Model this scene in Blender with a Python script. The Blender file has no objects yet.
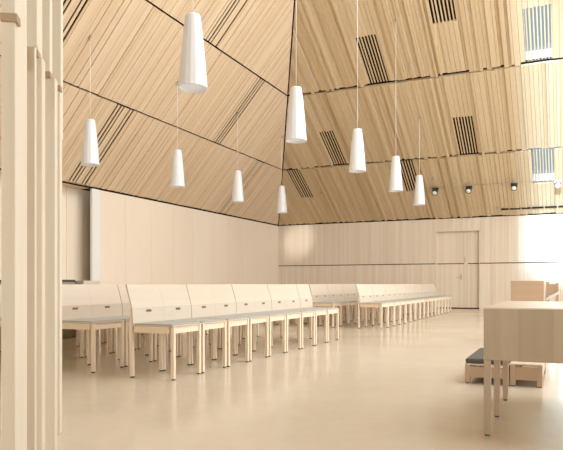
import bpy, bmesh, math, random
from mathutils import Vector, Matrix
random.seed(7)
R = math.radians
scene = bpy.context.scene
COL = scene.collection

# ------------------------------------------------------------------ helpers
class MB:
    """collects boxes, prisms and lathes and links them as one mesh"""
    def __init__(s): s.v = []; s.f = []; s.sm = []
    def add(s, vs, fs, smooth=False):
        b = len(s.v); s.v += [tuple(v) for v in vs]
        s.f += [tuple(i + b for i in f) for f in fs]; s.sm += [smooth] * len(fs)
        return s
    def hexa(s, c):
        return s.add(c, [(0,3,2,1),(4,5,6,7),(0,1,5,4),(1,2,6,5),(2,3,7,6),(3,0,4,7)])
    def box(s, x0, x1, y0, y1, z0, z1):
        return s.hexa([(x0,y0,z0),(x1,y0,z0),(x1,y1,z0),(x0,y1,z0),(x0,y0,z1),(x1,y0,z1),(x1,y1,z1),(x0,y1,z1)])
    def lathe(s, prof, n=32, c=(0,0,0), closed=False, rot=None):
        vs = []; m = len(prof)
        for i in range(n):
            a = 2*math.pi*i/n
            for r, z in prof:
                p = Vector((r*math.cos(a), r*math.sin(a), z))
                if rot: p = rot @ p
                vs.append(p + Vector(c))
        fs = []
        for i in range(n):
            j = (i+1) % n
            for k in range(m-1 if not closed else m):
                l = (k+1) % m
                fs.append((i*m+k, j*m+k, j*m+l, i*m+l))
        return s.add(vs, fs, True)
    def tube(s, a, b, r, n=8):
        a = Vector(a); b = Vector(b); d = (b-a); q = d.to_track_quat('Z','Y').to_matrix()
        L = d.length
        return s.lathe([(0,0),(r,0),(r,L),(0,L)], n, a, rot=q)
    def build(s, name, mat, parent=None, bevel=0, kind=None, loc=None):
        me = bpy.data.meshes.new(name)
        me.from_pydata(s.v, [], s.f); me.materials.append(mat)
        bm = bmesh.new(); bm.from_mesh(me)
        bmesh.ops.recalc_face_normals(bm, faces=bm.faces)
        bm.to_mesh(me); bm.free()
        if any(s.sm):
            for p, q in zip(me.polygons, s.sm): p.use_smooth = q
        me.update()
        o = bpy.data.objects.new(name, me); COL.objects.link(o)
        if parent: o.parent = parent
        if loc: o.location = loc
        if kind: o['kind'] = kind
        if bevel:
            md = o.modifiers.new('bevel','BEVEL'); md.width = bevel; md.segments = 2
            md.limit_method = 'ANGLE'; md.angle_limit = R(40)
        return o

def thing(name, label, cat, loc=(0,0,0), rz=0, group=None):
    o = bpy.data.objects.new(name, None); COL.objects.link(o)
    o.empty_display_size = .1
    o.location = loc; o.rotation_euler = (0,0,rz); o['label'] = label; o['category'] = cat
    if group: o['group'] = group
    return o

def tag(o, label, cat, group=None):
    o['label'] = label; o['category'] = cat
    if group: o['group'] = group
    return o

def copy_tree(o, parent=None):
    c = o.copy(); COL.objects.link(c); c.parent = parent
    for ch in list(o.children): copy_tree(ch, c)
    return c

# ------------------------------------------------------------------ materials
def base_mat(name, rough=.5, spec=.5):
    m = bpy.data.materials.new(name); m.use_nodes = True
    nt = m.node_tree; b = nt.nodes['Principled BSDF']
    b.inputs['Roughness'].default_value = rough
    b.inputs['Specular IOR Level'].default_value = spec
    return m, nt, b

def plain(name, col, rough=.5, metal=0, spec=.5, emit=0, var=.04):
    m, nt, b = base_mat(name, rough, spec)
    n = nt.nodes.new('ShaderNodeTexNoise'); n.inputs['Scale'].default_value = 25
    r = nt.nodes.new('ShaderNodeMix'); r.data_type = 'RGBA'
    r.inputs[6].default_value = (*[c*(1-var) for c in col], 1); r.inputs[7].default_value = (*[min(1,c*(1+var)) for c in col], 1)
    nt.links.new(n.outputs['Fac'], r.inputs[0]); nt.links.new(r.outputs[2], b.inputs['Base Color'])
    b.inputs['Metallic'].default_value = metal
    if emit:
        b.inputs['Emission Color'].default_value = (1,.97,.92,1); b.inputs['Emission Strength'].default_value = emit
    return m

def wood(name, c1, c2, axis='Z', rough=.5, island=.5, scale=9, stretch=14, knots=0, spec=.35, coord='Object', grain=.5, boards=0):
    """pale timber: long grain along one axis; each board its own tone"""
    m, nt, b = base_mat(name, rough, spec)
    N = nt.nodes.new; L = nt.links.new
    tc = N('ShaderNodeTexCoord'); mp = N('ShaderNodeMapping')
    sc = {'X':(1,stretch,stretch),'Y':(stretch,1,stretch),'Z':(stretch,stretch,1)}[axis]
    mp.inputs['Scale'].default_value = sc
    L(tc.outputs[coord], mp.inputs['Vector'])
    geo = N('ShaderNodeNewGeometry')
    off = N('ShaderNodeVectorMath'); off.operation = 'MULTIPLY_ADD'
    L(geo.outputs['Random Per Island'], off.inputs[0]); off.inputs[1].default_value = (37,91,53); L(mp.outputs[0], off.inputs[2])
    n = N('ShaderNodeTexNoise'); n.inputs['Scale'].default_value = scale/6; n.inputs['Detail'].default_value = 5
    n.inputs['Roughness'].default_value = .6
    L(off.outputs[0], n.inputs['Vector'])
    # fac = grain*noise + island*rand
    a = N('ShaderNodeMath'); a.operation = 'MULTIPLY_ADD'; a.inputs[1].default_value = grain*1.6; a.inputs[2].default_value = -.3*grain*1.6 
    L(n.outputs['Fac'], a.inputs[0])
    c = N('ShaderNodeMath'); c.operation = 'MULTIPLY_ADD'; c.inputs[1].default_value = island; c.use_clamp = True
    L(geo.outputs['Random Per Island'], c.inputs[0]); L(a.outputs[0], c.inputs[2])
    fac = c.outputs[0]
    if boards:
        sx = N('ShaderNodeSeparateXYZ'); L(tc.outputs[coord], sx.inputs[0])
        q = N('ShaderNodeMath'); q.operation = 'MULTIPLY'; q.inputs[1].default_value = 1/boards
        L(sx.outputs[0], q.inputs[0])
        fl = N('ShaderNodeMath'); fl.operation = 'FLOOR'; L(q.outputs[0], fl.inputs[0])
        wn = N('ShaderNodeTexWhiteNoise'); wn.noise_dimensions = '1D'; L(fl.outputs[0], wn.inputs['W'])
        ad = N('ShaderNodeMath'); ad.operation = 'MULTIPLY_ADD'; ad.inputs[1].default_value = .55; ad.use_clamp = True
        L(wn.outputs['Value'], ad.inputs[0]); L(fac, ad.inputs[2]); fac = ad.outputs[0]
    mx = N('ShaderNodeMix'); mx.data_type = 'RGBA'
    mx.inputs[6].default_value = (*c1,1); mx.inputs[7].default_value = (*c2,1)
    L(fac, mx.inputs[0]); out = mx.outputs[2]
    if knots:
        vo = N('ShaderNodeTexVoronoi'); vo.inputs['Scale'].default_value = knots
        mp2 = N('ShaderNodeMapping'); mp2.inputs['Scale'].default_value = (1.6,1.6,.55)
        L(tc.outputs[coord], mp2.inputs[0]); L(mp2.outputs[0], vo.inputs['Vector'])
        mr = N('ShaderNodeMapRange'); mr.inputs[1].default_value = .04; mr.inputs[2].default_value = .085
        mr.inputs[3].default_value = .7; mr.inputs[4].default_value = 0
        L(vo.outputs['Distance'], mr.inputs[0])
        m2 = N('ShaderNodeMix'); m2.data_type = 'RGBA'; m2.inputs[7].default_value = (.36,.2,.09,1)
        L(mr.outputs[0], m2.inputs[0]); L(out, m2.inputs[6]); out = m2.outputs[2]
    L(out, b.inputs['Base Color'])
    bp = N('ShaderNodeBump'); bp.inputs['Strength'].default_value = .08; bp.inputs['Distance'].default_value = .01
    L(n.outputs['Fac'], bp.inputs['Height']); L(bp.outputs[0], b.inputs['Normal'])
    return m

M = {}
M['slope_l'] = wood('pine_lining_west', (.77,.60,.42), (.67,.475,.29), 'X', island=.6, grain=.4, stretch=10)
M['slope_b'] = wood('pine_lining_north', (.74,.58,.385), (.58,.405,.22), 'Y', island=.55, grain=.4, stretch=10)
M['slope_r'] = wood('pine_lining_east', (.79,.60,.40), (.69,.47,.27), 'X', island=.75)
M['wall_panel'] = wood('birch_panel', (.89,.77,.635), (.84,.70,.55), 'Z', island=.5, grain=.45, stretch=8)
M['wall_slat'] = wood('pale_spruce_slat', (.87,.76,.63), (.78,.64,.49), 'Z', island=.75, grain=.4)
M['recess'] = wood('recess_board', (.90,.78,.62), (.84,.71,.54), 'Z', island=.7)
M['post'] = wood('screen_timber', (.75,.67,.54), (.66,.575,.44), 'Z', island=.45, knots=2.3, grain=.6)
M['ledge'] = wood('ledge_shade', (.44,.31,.19), (.36,.24,.14), 'X')  # brown darkened to paint in the shade of the hollow ledge underside
M['birch'] = wood('birch_seat_timber', (.86,.71,.54), (.81,.64,.46), 'Z', island=.6, grain=.5, rough=.38)
M['birch_ply'] = wood('birch_ply', (.62,.53,.42), (.57,.465,.345), 'Y', island=.3, grain=.5, rough=.35)
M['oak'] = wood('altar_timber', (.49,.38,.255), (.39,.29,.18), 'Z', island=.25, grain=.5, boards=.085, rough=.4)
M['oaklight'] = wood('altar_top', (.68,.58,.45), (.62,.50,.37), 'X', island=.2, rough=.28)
M['oakred'] = wood('kneeler_timber', (.56,.40,.27), (.48,.315,.19), 'X', island=.5, rough=.4)
M['pad'] = plain('grey_felt_pad', (.42,.405,.355), .9)
M['cushion'] = plain('charcoal_cushion', (.105,.095,.078), .95)
M['dark'] = plain('black_felt', (.022,.016,.012), .95, spec=.1)
M['groove'] = plain('dark_groove', (.05,.028,.015), .9, spec=.1)
M['brown'] = plain('brown_recess', (.27,.12,.045), .7)
M['black'] = plain('black_plastic', (.02,.02,.02), .45)
M['white'] = plain('white_paint', (.82,.80,.76), .5)
M['glassw'] = plain('opal_glass', (.74,.735,.73), .3, emit=.06, var=.01)
M['glow'] = plain('lamp_diffuser', (.85,.83,.8), .4, emit=.85, var=.01)
M['chrome'] = plain('brushed_metal', (.55,.53,.5), .35, metal=.9)
M['lens'] = plain('lamp_lens', (.85,.85,.83), .15)
M['cord'] = plain('white_cord', (.88,.86,.82), .5)
M['plaster'] = plain('plaster', (.78,.74,.68), .8)
M['olive'] = plain('olive_cabinet', (.30,.25,.15), .6)
M['ground'] = plain('gravel_ground', (.5,.48,.42), .9)

# polished floor
m, nt, b = base_mat('polished_concrete', .12, .6)
N = nt.nodes.new; L = nt.links.new
tc = N('ShaderNodeTexCoord'); n1 = N('ShaderNodeTexNoise'); n1.inputs['Scale'].default_value = .9; n1.inputs['Detail'].default_value = 6
n2 = N('ShaderNodeTexNoise'); n2.inputs['Scale'].default_value = 9; n2.inputs['Detail'].default_value = 6
L(tc.outputs['Object'], n1.inputs[0]); L(tc.outputs['Object'], n2.inputs[0])
ad = N('ShaderNodeMath'); ad.operation = 'MULTIPLY_ADD'; ad.inputs[1].default_value = .45
L(n2.outputs['Fac'], ad.inputs[0]); L(n1.outputs['Fac'], ad.inputs[2])
cr = N('ShaderNodeMapRange'); cr.inputs[1].default_value = .45; cr.inputs[2].default_value = 1.0
L(ad.outputs[0], cr.inputs[0])
mx = N('ShaderNodeMix'); mx.data_type = 'RGBA'
mx.inputs[6].default_value = (.60,.52,.39,1); mx.inputs[7].default_value = (.66,.58,.45,1)
L(cr.outputs[0], mx.inputs[0]); L(mx.outputs[2], b.inputs['Base Color'])
r2 = N('ShaderNodeMapRange'); r2.inputs[3].default_value = .13; r2.inputs[4].default_value = .24
L(n1.outputs['Fac'], r2.inputs[0]); L(r2.outputs[0], b.inputs['Roughness'])
bp = N('ShaderNodeBump'); bp.inputs['Strength'].default_value = .03; bp.inputs['Distance'].default_value = .01
L(n2.outputs['Fac'], bp.inputs['Height']); L(bp.outputs[0], b.inputs['Normal'])
M['floor'] = m
# clear window glass
m = bpy.data.materials.new('window_glass'); m.use_nodes = True; nt = m.node_tree
nt.nodes.clear(); o = nt.nodes.new('ShaderNodeOutputMaterial'); tr = nt.nodes.new('ShaderNodeBsdfTransparent'); gl = nt.nodes.new('ShaderNodeBsdfGlossy')
gl.inputs['Roughness'].default_value = .02; ms = nt.nodes.new('ShaderNodeMixShader'); ms.inputs[0].default_value = .05
nt.links.new(tr.outputs[0], ms.inputs[1]); nt.links.new(gl.outputs[0], ms.inputs[2]); nt.links.new(ms.outputs[0], o.inputs[0])
M['glass'] = m

# ------------------------------------------------------------------ room dimensions
XL, YB, ZE = -9.55, 20.66, 2.955          # west wall, north wall, eaves height
KL, KB = 1.125, .5806                     # slopes
XR, YS = 5.55, -4.0                       # east wall, south gable
XM = (XL+XR)/2; ZR = ZE + KL*(XM-XL)
BANDS = [ZE, 4.45, 5.94, 7.43, 8.92, 10.4, ZR]

MB().box(XL-2.5, XR+.3, YS-.3, YB+.4, -.2, 0).build('floor', M['floor'], kind='structure')
gr = MB().box(-45, 45, -45, 60, -.5, -.25).build('ground', M['ground'], kind='structure')

# ---- ceiling: dark backing sheet with skylight openings, timber lining as children
def PB(x, z, d):      # point on the north slope, d towards the room
    l = math.hypot(1, KB); y = YB-(z-ZE)/KB
    return Vector((x, y - d*KB/l, z - d/l))
def PL(y, z, d):      # point on the west slope
    l = math.hypot(1, KL); x = XL+(z-ZE)/KL
    return Vector((x + d*KL/l, y, z - d/l))
SKY = [(-.83,-.24,5.955,6.69), (-.83,-.24,3.70,4.435)]
SLITS_B = [(-4.56,-4.03,5.955,6.69), (-2.72,-2.16,6.69,7.415), (-2.70,-2.17,4.465,5.20), (-6.48,-6.02,4.465,5.20),
           (-4.52,-4.03,3.70,4.435), (-8.10,-7.62,3.70,4.435)] + SKY
SLITS_L = [(10.05,10.62,ZE,4.435), (16.27,16.82,ZE,4.435), (13.74,14.18,4.465,5.925), (11.22,11.74,5.955,7.415),
           (7.6,8.15,4.465,5.925), (5.0,5.55,5.955,7.415)]

def sheet(P, u0, u1, z0, z1, d0, d1, mb):
    mb.hexa([P(u0,z0,d0),P(u1,z0,d0),P(u1,z0,d1),P(u0,z0,d1),P(u0,z1,d0),P(u1,z1,d0),P(u1,z1,d1),P(u0,z1,d1)])
mb = MB()
us = sorted({XL-.0, XR} | {s[0] for s in SKY[:1]} | {s[1] for s in SKY[:1]})
zs = [ZE, 3.70, 4.435, 5.955, 6.69, ZR]
for i in range(len(us)-1):
    for j in range(len(zs)-1):
        if i == 1 and j in (1, 3): continue
        sheet(PB, us[i], us[i+1], zs[j], zs[j+1], -.09, -.07, mb)
def clip(o, planes):
    bm = bmesh.new(); bm.from_mesh(o.data)
    for co, no in planes:
        g = bm.verts[:]+bm.edges[:]+bm.faces[:]
        r = bmesh.ops.bisect_plane(bm, geom=g, plane_co=co, plane_no=no, clear_outer=True)
        ed = [e for e in bm.edges if e.is_boundary]
        if ed: bmesh.ops.holes_fill(bm, edges=ed, sides=0)
    bm.to_mesh(o.data); bm.free()
hl = Vector((KL/KB, 1, 0)).normalized()      # west hip plane normal (towards north slope)
hr = Vector((-KL/KB, 1, 0)).normalized()
CW = Vector((XL, YB, ZE)); CE = Vector((XR, YB, ZE))
ceil = mb.build('ceiling', M['dark'], kind='structure')
clip(ceil, [(CW, -hl), (CE, -hr)])
o = MB(); sheet(PL, YS, YB+.05, ZE, ZR, -.09, -.07, o); o = o.build('west_backing', M['dark'], ceil); clip(o, [(CW, hl)])

def battens(P, u0, u1, slits, name, mat, bridge, planes, dmax):
    # one shared sequence of board widths, so boards line up over the bands
    for bi in range(len(BANDS)-1):
        gz = .024 if P is PB else .013
        z0, z1 = BANDS[bi]+gz, BANDS[bi+1]-gz
        mb = MB()
        here = [s for s in slits if s[3] > z0 and s[2] < z1]
        u = u0
        rnd = random.Random(11+bi)
        while u < u1:
            nxt = [s for s in here if s[0] >= u-.001]
            w = rnd.choice([.06,.075,.09,.11,.13])
            inside = next((s for s in here if s[0] <= u+.001 < s[1]-.01), None)
            if inside:
                s = inside
                # slotted part: narrow battens with open gaps
                n = int(round((s[1]-s[0])/(.078 if P is PB else .10))); pt = (s[1]-s[0])/n
                for k in range(n):
                    if k == 1 or (k == n-1): ww = pt*.5
                    elif P is PL: ww = pt*(1 if k == 3 else .6)
                    else: ww = pt*.38
                    sheet(P, u+(k+1)*pt-ww, u+(k+1)*pt, max(z0,s[2]), min(z1,s[3]), -.012, .003, mb)
                # boards for the rest of the band height
                k = s[0]
                while k < s[1]-.005:
                    ww = min(.11, s[1]-k)
                    t = rnd.choice([0,.01,.02])
                    if s[2]-z0 > .1: sheet(P, k, k+ww-.006, z0, s[2], -.04, t, mb)
                    if z1-s[3] > .1: sheet(P, k, k+ww-.006, s[3], z1, -.04, t, mb)
                    k += ww
                u = s[1]; continue
            if nxt:
                lim = min(s[0] for s in nxt)-u
                if w > lim-.03: w = max(lim, .02)
            t = rnd.random()*dmax
            e0 = .03 if (rnd.random() < bridge and bi > 0) else 0
            sheet(P, u, u+w-.006, z0-e0, z1, -.04, t, mb)
            u += w
        ob = mb.build(name, mat, ceil)
        clip(ob, planes)
G = .018
battens(PB, XL, XR, SLITS_B, 'north_lining', M['slope_b'], .28, [(CW+hl*G, -hl), (CE+hr*G, -hr)], .05)
battens(PL, YS, YB, SLITS_L, 'west_lining', M['slope_l'], .0, [(CW-hl*G, hl)], .022)
# east slope, plain lining with roof windows added for fill light
def PR(y, z, d):
    l = math.hypot(1, KL); x = XR-(z-ZE)/KL
    return Vector((x - d*KL/l, y, z - d/l))
mb = MB()
ys = [YS, 3.5, 15.5, YB]; zz = [ZE, 4.4, 9.6, ZR]
for i in range(3):
    for j in range(3):
        if i == 1 and j == 1: continue
        sheet(PR, ys[i], ys[i+1], zz[j], zz[j+1], -.08, 0, mb)
o = mb.build('east_lining', M['slope_r'], ceil); clip(o, [(CE, hr)])
w = MB()
for k in range(7):
    y = 3.5+2*k
    sheet(PR, y-.04, y+.04, 4.4, 9.6, -.08, 0.02, w)
for z in (4.4, 7.0, 9.6): sheet(PR, 3.5, 15.5, z-.03, z+.03, -.08, .02, w)
wf = w.build('window_1', M['white'], kind='structure')
g = MB(); sheet(PR, 3.5, 15.5, 4.4, 9.6, -.06, -.05, g); g.build('pane', M['glass'], wf)
for k, s in enumerate(SKY):
    w = MB()
    sheet(PB, s[0]-.03, s[0], s[2], s[3], -.35, -.07, w); sheet(PB, s[1], s[1]+.03, s[2], s[3], -.35, -.07, w)
    sheet(PB, s[0]-.03, s[1]+.03, s[2]-.03, s[2], -.35, -.07, w); sheet(PB, s[0]-.03, s[1]+.03, s[3], s[3]+.03, -.35, -.07, w)
    wf = w.build('window_%d' % (k+2), M['white'], kind='structure')
    g = MB(); sheet(PB, s[0], s[1], s[2], s[3], -.3, -.29, g); g.build('pane', M['glass'], wf)

# ---- north wall: vertical slats in two tiers with a dark groove and a recessed door
DX0, DX1, DZ = -3.86, -2.47, 2.53
ZG = 1.462
nw = MB().box(XL-.1, DX0, YB+.02, YB+.2, 0, ZE+.1).box(DX1, XR+.1, YB+.02, YB+.2, 0, ZE+.1).box(DX0, DX1, YB+.02, YB+.2, DZ, ZE+.1)\
    .build('wall_north', M['groove'], kind='structure')
mb = MB(); x = XL+.004
rnd = random.Random(5)
def slat(mb, x, w, z0, z1, y=0):
    t = rnd.choice([.012,.014,.018,.021])
    mb.box(x, x+w-.003, YB-t+y, YB+.02+y, z0, z1)
while x < XR:
    w = rnd.choice([.045,.06,.06,.075,.085])
    for a, b_, in ((.0, ZG-.014), (ZG+.014, ZE-.03)):
        if x+w > DX0 and x < DX1:
            if x < DX0-.01: slat(mb, x, DX0-x, a, b_)
            if x+w > DX1+.01: slat(mb, DX1, x+w-DX1, a, b_)
            if b_ > DZ:
                xa = max(x, DX0); xb = min(x+w, DX1); slat(mb, xa, xb-xa, DZ, b_)
        else: slat(mb, x, w, a, b_)
    x += w
mb.build('slat_cladding', M['wall_slat'], nw)
# eaves line on the north wall: dark gap between wall and slope, bridged here and there
mb = MB().box(XL, XR, YB-.006, YB+.02, ZE-.03, ZE+.03)
mb.build('shadow_gap', M['dark'], nw)
# door, two leaves
RD = .13
dr = MB().box(DX0-.0, DX0+.022, YB-.015, YB+RD, 0, DZ).box(DX1-.022, DX1, YB-.015, YB+RD, 0, DZ).box(DX0+.022, DX1-.022, YB-.015, YB+RD, DZ-.022, DZ)\
    .build('door_1', M['wall_slat'], kind='structure')
MB().box(DX0, DX1, YB+RD+.045, YB+RD+.06, 0, DZ).build('door_backing', M['dark'], dr)
XS = -2.985
for (xa, xb) in ((DX0+.024, XS-.003), (XS+.003, DX1-.024)):
    mb = MB(); x = xa
    while x < xb-.01:
        w = min(rnd.choice([.045,.06,.075,.085]), xb-x)
        if xb-x-w < .03: w = xb-x
        for a, b_ in ((.035, ZG-.014), (ZG+.014, DZ-.026)):
            mb.box(x, x+w-.003, YB+RD-rnd.choice([.004,.008,.012]), YB+RD+.03, a, b_)
        x += w
    lf = mb.build('door_leaf', M['wall_slat'], dr)
    if xa < XS-.1:
        h = MB().box(XS-.13, XS-.11, YB+RD-.03, YB+RD, 1.0, 1.1); 
        h.box(XS-.10, XS-.06, YB+RD-.02, YB+RD, .93, 1.12)
        h.tube((XS-.08, YB+RD-.01, 1.02), (XS-.08, YB+RD-.06, 1.02), .01)
        h.tube((XS-.08, YB+RD-.06, 1.02), (XS-.22, YB+RD-.06, 1.02), .01)
        h.build('door_handle', M['chrome'], lf)
    else:
        MB().box(xa, xa+.12, YB+RD-.016, YB+RD+.02, ZG-.03, ZG+.03).build('cover_block', M['wall_slat'], lf)
        MB().box(xa+.02, xa+.045, YB+RD-.03, YB+RD, 1.50, 1.68).box(xa+.018, xa+.05, YB+RD-.045, YB+RD-.03, 1.6, 1.64).build('lock_plate', M['chrome'], lf)
    MB().box(xa, xb, YB+RD-.005, YB+RD+.03, .0, .033).build('kick_gap', M['groove'], lf)

# ---- west wall: tall birch panels; recess further south
YC0, YC1 = 10.79, 11.05
ww = MB().box(XL-.2, XL-.02, YC1, YB+.1, 0, ZE+.1).build('wall_west', M['groove'], kind='structure')
mb = MB(); y = YC1+.0
edges = [YC1, 11.95, 12.95, 13.95, 14.9, 15.9, 16.9, 17.9, 18.9, 19.8, YB]
for a, b_ in zip(edges[:-1], edges[1:]):
    mb.box(XL-.02, XL, a+.0015, b_-.0015, 0.0, ZE-.035)
mb.build('birch_panel', M['wall_panel'], ww)
MB().box(XL-.02, XL+.012, YC1, YB-.03, ZE-.02, ZE-.002).build('metal_edge_strip', M['dark'], ww)
MB().box(XL-.05, XL+.01, YC0, YC1-.01, 0, ZE-.035).build('wall_post', M['white'], ww)
# recess wall and its soffit
rw = MB().box(XL-.6, XL-.42, YS, YC0+1.0, 0, ZE+.1).build('wall_recess', M['groove'], kind='structure')
mb = MB(); y = YS
while y < YC0+.7:
    w = rnd.choice([.09,.12,.15]); mb.box(XL-.44, XL-.40+rnd.random()*.012, y, y+w-.003, 0, ZE-.02); y += w
mb.build('recess_boards', M['recess'], rw)
MB().box(XL-.42, XL-.045, YS, YC0, ZE-.03, ZE+.06).build('soffit', M['slope_l'], rw)
MB().box(XL-.04, XL+.0, YS, YC0-.02, ZE-.03, ZE-.003).build('shadow_line', M['dark'], rw)
MB().box(XL-.42, XL-.2, YC0+.62, YC0+.7, 0, ZE).build('end_board', M['recess'], rw)

# ---- east wall with a long window, south gable with a high opening (behind and right of the camera)
we = MB().box(XR, XR+.2, YS, YB+.1, 0, .45).box(XR, XR+.2, YS, YB+.1, 2.75, ZE+.1).box(XR, XR+.2, YS, 4, .45, 2.75).box(XR, XR+.2, 20, YB+.1, .45, 2.75)\
    .build('wall_east', M['plaster'], kind='structure')
w = MB()
for k in range(9): w.box(XR+.02, XR+.12, 4+2*k-.03, 4+2*k+.03, .45, 2.75)
w.box(XR+.02, XR+.12, 4, 20, .45, .52).box(XR+.02, XR+.12, 4, 20, 2.68, 2.75)
wf = w.build('window_4', M['white'], kind='structure')
MB().box(XR+.06, XR+.07, 4, 20, .45, 2.75).build('pane', M['glass'], wf)
# gable: polygon columns, leaving an opening for x>-.85 between z 5.0 and the slope
def ztop(x): return (ZE+KL*(x-XL)) if x < XM else (ZE+KL*(XR-x))
WX0, WZ0, WZ1 = -.85, 4.6, 9.9
gb = MB()
def col(x0, x1, za0, za1, zb0, zb1):
    gb.hexa([(x0,YS-.15,za0),(x1,YS-.15,zb0),(x1,YS,zb0),(x0,YS,za0),(x0,YS-.15,za1),(x1,YS-.15,zb1),(x1,YS,zb1),(x0,YS,za1)])
col(XL-.9, XL, 0, ZE, 0, ZE)
col(XL, XM, 2.7, ztop(XL)+.1, 2.7, ztop(XM)+.1)
col(XM, WX0, 2.7, ztop(XM)+.1, 2.7, ztop(WX0)+.1)
XE = XR-(WZ0-ZE)/KL
col(WX0, XE, 2.7, WZ0, 2.7, WZ0)
col(XE, XR, 2.7, WZ0, 2.7, ZE+.1)
gb.box(XL, XR, YS-.15, YS, 0, 2.7)
gs = gb.build('wall_south', M['plaster'], kind='structure')
wf = MB().box(WX0-.05, WX0, YS-.1, YS+.02, WZ0, ztop(WX0)).build('window_5', M['white'], kind='structure')
MB().add([(WX0,YS-.07,WZ0),(XE,YS-.07,WZ0),(WX0,YS-.07,ztop(WX0))], [(0,1,2)]).build('pane', M['glass'], wf)

# window added behind the camera to carry a fill light; opaque pane
w = MB().box(-4.06, 3.06, YS, YS+.06, .3, .36).box(-4.06, 3.06, YS, YS+.06, 2.56, 2.62)
for k in range(8): w.box(-4.06+k*1.01, -4.0+k*1.01, YS, YS+.06, .36, 2.56)
wf = w.build('window_6', M['white'], kind='structure')
MB().box(-4, 3, YS+.005, YS+.02, .36, 2.56).build('opaque_pane', M['white'], wf)

# ------------------------------------------------------------------ pendant lamps
def pendant(x, y, label, group, copyof=None):
    zl = ZE+KL*(x-XL); zb_ = ZE+KB*(YB-y); onleft = zl < zb_
    zc = min(zl, zb_)
    zb0 = 2.915 if x > -5 else 2.89
    t = thing('pendant_lamp', label, 'lamp', (x, y, zb0), 0, group)
    if copyof:
        for nm in ('lamp_shade',):
            for ch in copyof.children:
                if ch.name.split('.')[0] in ('lamp_shade','lamp_cap','inner_diffuser'):
                    c = ch.copy(); COL.objects.link(c); c.parent = t
    else:
        n = 64; vs = []; prof = [(.162,0),(.157,.012),(.152,.05),(.138,.25),(.115,.5),(.095,.68),(.084,.77),(.078,.79),(.0,.792)]
        inner = [(.0,.775),(.072,.775),(.078,.74),(.109,.5),(.132,.25),(.146,.05),(.151,.0)]
        pr = prof+inner
        mb = MB(); m_ = len(pr)
        for i in range(n):
            a = 2*math.pi*i/n
            for k, (r, z) in enumerate(pr):
                rr = r*(1+.014*math.cos(16*a)) if z < .76 else r
                zz2 = z - (.005*math.cos(16*a) if z == 0 else 0)
                vs.append((rr*math.cos(a), rr*math.sin(a), zz2))
        fs = []
        for i in range(n):
            j = (i+1) % n
            for k in range(m_):
                l = (k+1) % m_; fs.append((i*m_+k, j*m_+k, j*m_+l, i*m_+l))
        mb.add(vs, fs, True).build('lamp_shade', M['glassw'], t)
        MB().lathe([(0,.79),(.02,.79),(.02,.80),(.008,.815),(0,.815)], 20).build('lamp_cap', M['cord'], t)
        MB().lathe([(0,.10),(.11,.10),(.085,.7),(0,.7)], 24).build('inner_diffuser', M['glow'], t)
    H = zc-zb0-.03
    MB().tube((0,0,.83), (0,0,H), .0055, 6).build('cord', M['cord'], t)
    MB().tube((0,0,H-.07), (0,0,H+.0), .016, 10).box(-.03,.03,-.012,.012,H-.015,H+.03).build('ceiling_hook', M['chrome'], t)
    return t
P0 = pendant(-3.66, 5.71, 'white conical glass pendant lamp hanging nearest the camera, the largest of all', 'pendant lamps over the aisle')
for k, lb in enumerate(['white conical pendant lamp hanging in front of the ceiling hip line, high in the picture',
                        'white conical pendant lamp right of the room corner, third largest of the right-hand row',
                        'white conical pendant lamp second farthest of the right-hand row, over a slotted ceiling patch',
                        'white conical pendant lamp farthest back in the right-hand row, nearest the door']):
    pendant(*[(-3.62,8.45),(-3.545,11.2),(-3.505,13.95),(-3.545,16.65)][k], lb, 'pendant lamps over the aisle', P0)
for k, lb in enumerate(['white conical pendant lamp nearest the timber screen, largest of the left-hand row',
                        'white conical pendant lamp second from the timber screen, above the left wall panels',
                        'white conical pendant lamp third from the timber screen in the left-hand row',
                        'smallest white pendant lamp, hanging in the corner where both ceiling slopes meet']):
    pendant(-7.58, 8.52+2.70*k, lb, 'pendant lamps over the chairs', P0)

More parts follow.
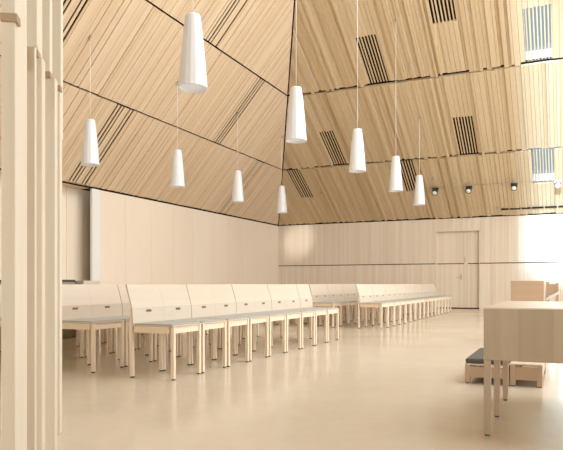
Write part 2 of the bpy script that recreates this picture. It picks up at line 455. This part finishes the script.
# ------------------------------------------------------------------ chairs
CW_ = .453
def make_chair():
    t = thing('chair', 'x', 'chair')
    w = CW_; lt = .032
    # local: faces +x, front at x=0, width 0..w along y
    for nm, (ya, yb) in (('leg',(0,lt)), ('leg',(w-lt,w))):
        q = .012 if ya == 0 else -.012
        l = MB().box(-lt, 0, ya+q, yb+q, .008, .440).build('leg', M['birch'], t, .003)
        MB().lathe([(0,0),(.016,0),(.016,.0085),(0,.0085)], 12, (-lt/2,(ya+yb)/2+q,0)).build('glide', M['black'], l)
        # rear leg, follows the back up to its bend
        m_ = MB(); m_.hexa([(-.445,ya,.008),(-.412,ya,.008),(-.412,yb,.008),(-.445,yb,.008),(-.445,ya,.59),(-.42,ya,.59),(-.42,yb,.59),(-.445,yb,.59)])
        l = m_.build('leg', M['birch'], t, .003)
        MB().lathe([(0,0),(.018,0),(.018,.0085),(0,.0085)], 12, (-.425,(ya+yb)/2,0)).build('glide', M['black'], l)
    s = MB().box(-.032, -.008, lt, w-lt, .385, .44).box(-.405, -.04, .006, .03, .385, .44).box(-.405, -.04, w-.03, w-.006, .385, .44).box(-.43,-.41,lt,w-lt,.385,.44)
    s.build('seat_frame', M['birch'], t, .002)
    MB().box(-.405, .002, -.0, w, .44, .454).build('seat', M['birch_ply'], t, .003)
    MB().box(-.40, -.012, .008, w-.008, .454, .464).build('seat_pad', M['pad'], t, .004)
    # back: lower part almost upright, upper part leaning away, with a hand slot
    th = .014; g = -.0021
    def bx(z): return -.404-.010*(z-.43)/.165 if z < .595 else -.414-.062*(z-.595)/.205
    bb = MB()
    def piece(y0, y1, z0, z1):
        bb.hexa([(bx(z0)-th,y0,z0),(bx(z0),y0,z0),(bx(z0),y1,z0),(bx(z0)-th,y1,z0),(bx(z1)-th,y0,z1),(bx(z1),y0,z1),(bx(z1),y1,z1),(bx(z1)-th,y1,z1)])
    sy0, sy1 = w/2-.038, w/2+.038
    piece(g, w-g, .43, .553); piece(g, sy0, .553, .575); piece(sy1, w-g, .553, .575); piece(g, w-g, .575, .5949)
    piece(g, w-g, .595, .645); piece(g, w-g, .645, .795)
    bb.build('backrest', M['birch_ply'], t)
    MB().box(bx(.56)-th-.002, bx(.56)-.007, sy0-.003, sy1+.003, .552, .576).build('hand_slot', M['brown'], t)
    return t
ORD = ['first','second','third','fourth','fifth','sixth','seventh','eighth','ninth','tenth','eleventh','twelfth','thirteenth','fourteenth','fifteenth','sixteenth']
ROW = ['aisle row','second row','third row','fourth row']
proto = make_chair(); used = False
FX = [-2.95, -3.86, -4.77, -5.68]
for blk, (y0, cnt) in enumerate(((4.30, [9,9,9,9]), (10.74, [16,16,16,16]))):
    for r, fx in enumerate(FX):
        for k in range(cnt[r]):
            c = copy_tree(proto) if used else proto
            used = True
            yy = y0 + (.07 if (r > 0 and blk == 0) else 0) + k*.4580 + (k//2)*.0075
            c.location = (fx, yy, 0)
            bl = 'near block' if blk == 0 else 'far block'
            c['label'] = 'birch chair with grey seat pad, %s, %s, %s from near end' % (bl, ROW[r], ORD[k])
            c['group'] = 'chairs of the %s, %s' % (bl, ROW[r])

# ------------------------------------------------------------------ timber screen at the left
A = Vector((-.55,.835,0)).normalized(); F = Vector((.835,.55,0)).normalized()   # side direction, front direction
sc = thing('timber_screen', 'tall pale timber screen of staggered upright posts at the left edge', 'screen', (-1.9,1.9,0))
def ray(u, Z):
    t = (u-281.5)/621
    return Vector(((-.4153+.9097*t)*Z, (.9097+.4153*t)*Z, 0))
def post(x, y, w, d, z0, z1, name='post', mat='post', dx=0):
    p = Vector((x, y, 0)); a = p-F*w; c = [a, p, p+A*d, a+A*d]
    off = Vector((-1.9,1.9,0))
    return MB().hexa([v-off+Vector((0,0,z0)) for v in c]+[v-off+Vector((0,0,z1)) for v in c]).build(name, M[mat], sc, .003)
LOW = [(-1.50,1.18,.045,.16,1.62), (-1.692,1.536,.045,.165,1.69), (-1.825,1.75,.03,.03,1.70), (-1.9155,1.874,.03,.06,1.715), (-2.167,2.199,.048,.06,1.765), (-2.441,2.513,.048,.06,1.83)]
for x, y, w, d, zt in LOW:
    post(x, y, w, d, 0, zt)
# upper posts, set back behind the lower ones
UP = [(-1.755,1.60,.040,.16,1.6,3.3), (-1.995,1.90,.041,.06,1.6,3.3), (-2.275,2.25,.045,.06,1.65,3.3), (-2.50,2.60,.050,.06,1.7,3.3), (-1.55,1.25,.045,.16,1.6,3.3)]
def up_post(u, Z, w, d, z0):
    p = ray(u, Z); post(p.x, p.y, w, d, z0, 3.4)
up_post(15, 2.16, .044, .165, 1.6)
up_post(37, 2.62, .043, .10, 1.6)
up_post(50, 3.0, .046, .055, 1.6)
up_post(61, 3.4, .050, .06, 1.6)
for (u, Z, w, zt) in ((17, 2.09, .055, 1.69), (38, 2.48, .05, 1.715), (50.5, 2.88, .03, 1.765), (60.5, 3.28, .026, 1.83)):
    p = ray(u, Z); post(p.x, p.y, w, .05, zt-.006, zt+.022, 'ledge', 'ledge')

# ------------------------------------------------------------------ furniture at the right
# altar table: deep front board, three legs on the left side
x0, x1, y0, y1, zt = -.391, 1.05, 3.42, 4.80, .676
t = thing('altar_table', 'large pale timber table with a deep front board at the right edge', 'table', (x0,y0,0))
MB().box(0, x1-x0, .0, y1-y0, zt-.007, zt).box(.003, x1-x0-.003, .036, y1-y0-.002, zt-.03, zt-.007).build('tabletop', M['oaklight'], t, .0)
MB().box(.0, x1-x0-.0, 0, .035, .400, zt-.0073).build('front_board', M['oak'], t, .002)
MB().box(.004, .03, .036, y1-y0-.01, .45, zt-.0305).box(x1-x0-.03, x1-x0-.004, .036, y1-y0-.01, .45, zt-.0305).box(.03, x1-x0-.03, y1-y0-.04, y1-y0-.01, .45, zt-.0305).build('side_rail', M['oak'], t)
for xx in (0, x1-x0-.036):
    for yy, h in ((0, .3995), (.51, .449), (1.09, .449)):
        l = MB().box(xx+.001, xx+.035, yy+.001, yy+.04, .008, h).build('leg', M['oak'] if yy == 0 else M['oakred'], t, .002)
        MB().box(xx+.006, xx+.03, yy+.006, yy+.034, 0, .009).build('glide', M['black'], l)

# kneeler with charcoal cushion
def bench(name, label, cat, x, y, w, d, h, cush):
    t = thing(name, label, cat, (x,y,0))
    for xx in (0, w-.04):
        for yy in (0, d-.04):
            l = MB().box(xx, xx+.04, yy, yy+.04, .006, h).build('leg', M['oakred'], t, .002)
            MB().box(xx+.006, xx+.034, yy+.006, yy+.034, 0, .007).build('glide', M['black'], l)
    r = MB().box(.04, w-.04, .004, .026, .05, h-.012).box(.04, w-.04, d-.026, d-.004, .05, h-.012).box(.004, .026, .04, d-.04, .05, h-.012).box(w-.026, w-.004, .04, d-.04, .05, h-.012)
    r.build('rail', M['oakred'], t, .002)
    MB().box(0, w, 0, d, h, h+.012).build('board', M['oaklight'], t, .002)
    if cush:
        o = MB().box(.002, w-.004, .002, d-.004, h+.012, h+.052).build('cushion', M['cushion'], t, .014)
    return t
bench('kneeler', 'low timber kneeling bench with charcoal cushion behind the altar table', 'bench', -.735, 5.18, .335, .95, .148, True)
bench('low_stool', 'low bare timber stool seen beneath the altar table, right of the cushioned kneeler', 'stool', -.392, 5.18, .235, .92, .165, False)

# lectern standing behind the table
t = thing('lectern', 'boxy timber lectern with upright front panel rising behind the altar table', 'lectern', (-.67, 8.95, 0))
MB().box(0, .415, 0, .03, .12, .842).build('front_panel', M['oakred'], t, .003)
MB().box(0, .03, .03, .36, .12, .80).build('side_panel', M['oakred'], t)
MB().box(.385, .415, .03, .36, .12, .80).build('side_panel', M['oakred'], t)
MB().box(.03, .385, .03, .36, .70, .72).build('shelf', M['oaklight'], t)
MB().box(-.0, .415, 0, .38, .0, .119).build('base', M['oak'], t, .003)
t = thing('music_stand', 'open timber reading stand with sloping shelf, right of the boxy lectern', 'stand', (-.245, 9.6, 0))
MB().box(.0, .035, .0, .04, 0, .83).build('upright', M['oakred'], t)
MB().box(.125, .16, .0, .04, 0, .815).build('upright', M['oakred'], t)
MB().box(.0, .035, .36, .4, 0, .83).build('upright', M['oakred'], t)
MB().box(.125, .16, .36, .4, 0, .815).build('upright', M['oakred'], t)
m_ = MB(); m_.hexa([(.0,-.01,.56),(.17,-.01,.66),(.17,.42,.66),(.0,.42,.56),(.0,-.01,.60),(.17,-.01,.70),(.17,.42,.70),(.0,.42,.60)])
m_.build('sloping_shelf', M['white'], t)
MB().box(.035, .125, .01, .03, .64, .80).build('panel', M['oakred'], t)
MB().box(.035, .125, .01, .03, .05, .09).box(.035,.125,.37,.39,.05,.09).build('stretcher', M['oakred'], t)

# cabinet and box by the recess
t = thing('low_cabinet', 'olive cabinet with black top behind the chairs, beside the timber screen', 'cabinet', (-7.86, 6.83, 0))
MB().box(0, 1.24, 0, .29, .04, .83).build('cabinet_body', M['olive'], t)
MB().box(0, 1.24, -.0, .29, .83, .862).build('cabinet_top', M['black'], t)
MB().box(.02, 1.22, .02, .27, 0, .04).build('plinth', M['olive'], t)
for k in range(2):
    d = MB().box(.02+k*.61, .61+k*.61, -.018, 0, .06, .81).build('door', M['olive'], t)
    MB().box(.55+k*.08, .57+k*.08, -.035, -.018, .5, .6).build('handle', M['chrome'], d)
t = thing('wooden_box', 'small pale wooden plinth box right of the black-topped cabinet', 'box', (-6.86, 7.16, 0))
MB().box(0, .36, 0, .34, 0, .80).build('box_body', M['birch'], t)
MB().box(-.01, .37, -.01, .35, .80, .85).build('lid', M['birch_ply'], t)

# ------------------------------------------------------------------ spotlights and their cable, sprinklers
def on_north(x, z, d=.06): return PB(x, z, d)
cab = MB(); pts = [on_north(x, 3.80, .07) for x in (-4.1, -2.5, -.9, .6)]
for a, b_ in zip(pts[:-1], pts[1:]): cab.tube(a, b_, .006, 6)
tag(cab.build('spotlight_cable', M['chrome']), 'thin grey cable stretched along the back ceiling slope above the spotlights', 'cable')
for x, lb in ((-3.60,'black ceiling spotlight farthest left, beside the farthest pendant lamp'), (-2.61,'black ceiling spotlight above the door, second from the left'),
              (-1.34,'black ceiling spotlight at the edge of the sunlit strip of ceiling'), (-.18,'grey washed-out spotlight under the lower skylight at the right edge')):
    p = on_north(x, 3.78, .06)
    t = thing('spotlight', lb, 'spotlight', p, 0, 'spotlights on the back ceiling slope')
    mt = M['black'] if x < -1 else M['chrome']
    MB().box(-.09, .09, -.05, .05, -.075, .0).build('mount', mt, t, .008)
    rot = Matrix.Rotation(R(-50), 3, 'X')
    MB().lathe([(0,0),(.07,0),(.085,-.03),(.085,-.16),(.075,-.16),(.07,-.13),(0,-.13)], 24, (0,-.02,-.07), rot=rot).build('lamp_housing', mt, t)
    MB().lathe([(0,0),(.066,0),(.068,-.03),(.04,-.045),(0,-.05)], 20, tuple(Vector((0,-.02,-.07))+rot@Vector((0,0,-.13))), rot=rot).build('lens', M['lens'], t)
# dark bars standing in for a gap between battens above the eaves
mb = MB(); x = -1.80
rnd = random.Random(3)
while x < 3:
    w = rnd.uniform(.15,.45); 
    a = on_north(x, 3.15, .0)
    sheet(PB, x, x+w, 3.135, 3.16, .03, .058, mb); x += w+.03
tag(mb.build('batten_gap', M['dark']), 'dark bars drawn as a broken batten gap above the eaves at the right', 'rail')
for i, (x, z, lb) in enumerate(((-3.42,6.18,'tiny sprinkler head on the ceiling between the top slotted patches'), (-3.6,4.02,'tiny sprinkler head above the farthest left spotlight'),
             (-7.3,3.85,'tiny sprinkler head right of the corner pendant lamp'), (-1.9,3.2,'tiny sprinkler head by the start of the dark batten gap'))):
    p = on_north(x, z, .04)
    t = thing('sprinkler', lb, 'sprinkler', p, 0, 'sprinkler heads on the back slope')
    MB().lathe([(0,0),(.03,0),(.03,-.02),(.012,-.025),(.012,-.06),(.028,-.065),(0,-.07)], 14).build('sprinkler_head', M['chrome'], t)

# ------------------------------------------------------------------ light
def area(name, loc, rot, sx, sy, power, col=(1,1,1)):
    l = bpy.data.lights.new(name, 'AREA'); l.shape = 'RECTANGLE'; l.size = sx; l.size_y = sy; l.energy = power; l.color = col
    o = bpy.data.objects.new(name, l); COL.objects.link(o); o.location = loc; o.rotation_euler = rot
    return o
# daylight entering the long east window; added fill at the south and roof windows
area('daylight_east', (XR-.05, 12, 1.6), (0, R(90), 0), 2.2, 15.8, 440, (.90,.96,1))
area('fill_south', (-.5, YS+.1, 1.45), (R(90), 0, 0), 7, 2.1, 170, (.95,.98,1))
pm = PR(9.5, 7.0, .1)
area('fill_roof', pm, (0, math.atan(KL)+0, 0), 5.0*1.3, 11.8, 1130, (.96,.975,1))
s = bpy.data.lights.new('sun', 'SUN'); s.energy = 12.5; s.angle = R(3); s.color = (.50,.74,1)
so = bpy.data.objects.new('sun', s); COL.objects.link(so)
el = R(8); so.rotation_euler = Vector((0, -math.cos(el), math.sin(el))).to_track_quat('Z','Y').to_euler()
so.location = (0,-10,12)
# added unseen spot standing in for reflected sun on the north wall
sp = bpy.data.lights.new('sun_patch_spot', 'SPOT'); sp.energy = 3500; sp.spot_size = R(6.5); sp.spot_blend = 1; sp.shadow_soft_size = .05; sp.color = (1,.99,.97)
spo = bpy.data.objects.new('sun_patch_spot', sp); COL.objects.link(spo)
spo.location = (-4.6, 9.8, 8.1)
spo.rotation_euler = (Vector(spo.location)-Vector((-8.75, YB, 2.35))).to_track_quat('Z','Y').to_euler()

w = bpy.data.worlds.new('sky'); scene.world = w; w.use_nodes = True
bg = w.node_tree.nodes['Background']; bg.inputs[0].default_value = (.50,.68,.80,1); bg.inputs[1].default_value = .6

# ------------------------------------------------------------------ camera
cd = bpy.data.cameras.new('camera'); cam = bpy.data.objects.new('camera', cd); COL.objects.link(cam)
cam.location = (0, 0, .8); cam.rotation_euler = (R(90), 0, math.atan2(.4153,.9097))
cd.sensor_width = 36; cd.lens = 621/563*36; cd.shift_y = 59/563; cd.clip_start = .05
scene.camera = cam
scene.view_settings.view_transform = 'Standard'; scene.view_settings.look = 'None'
scene.view_settings.gamma = 1; scene.view_settings.exposure = .02; scene.view_settings.use_curve_mapping = False
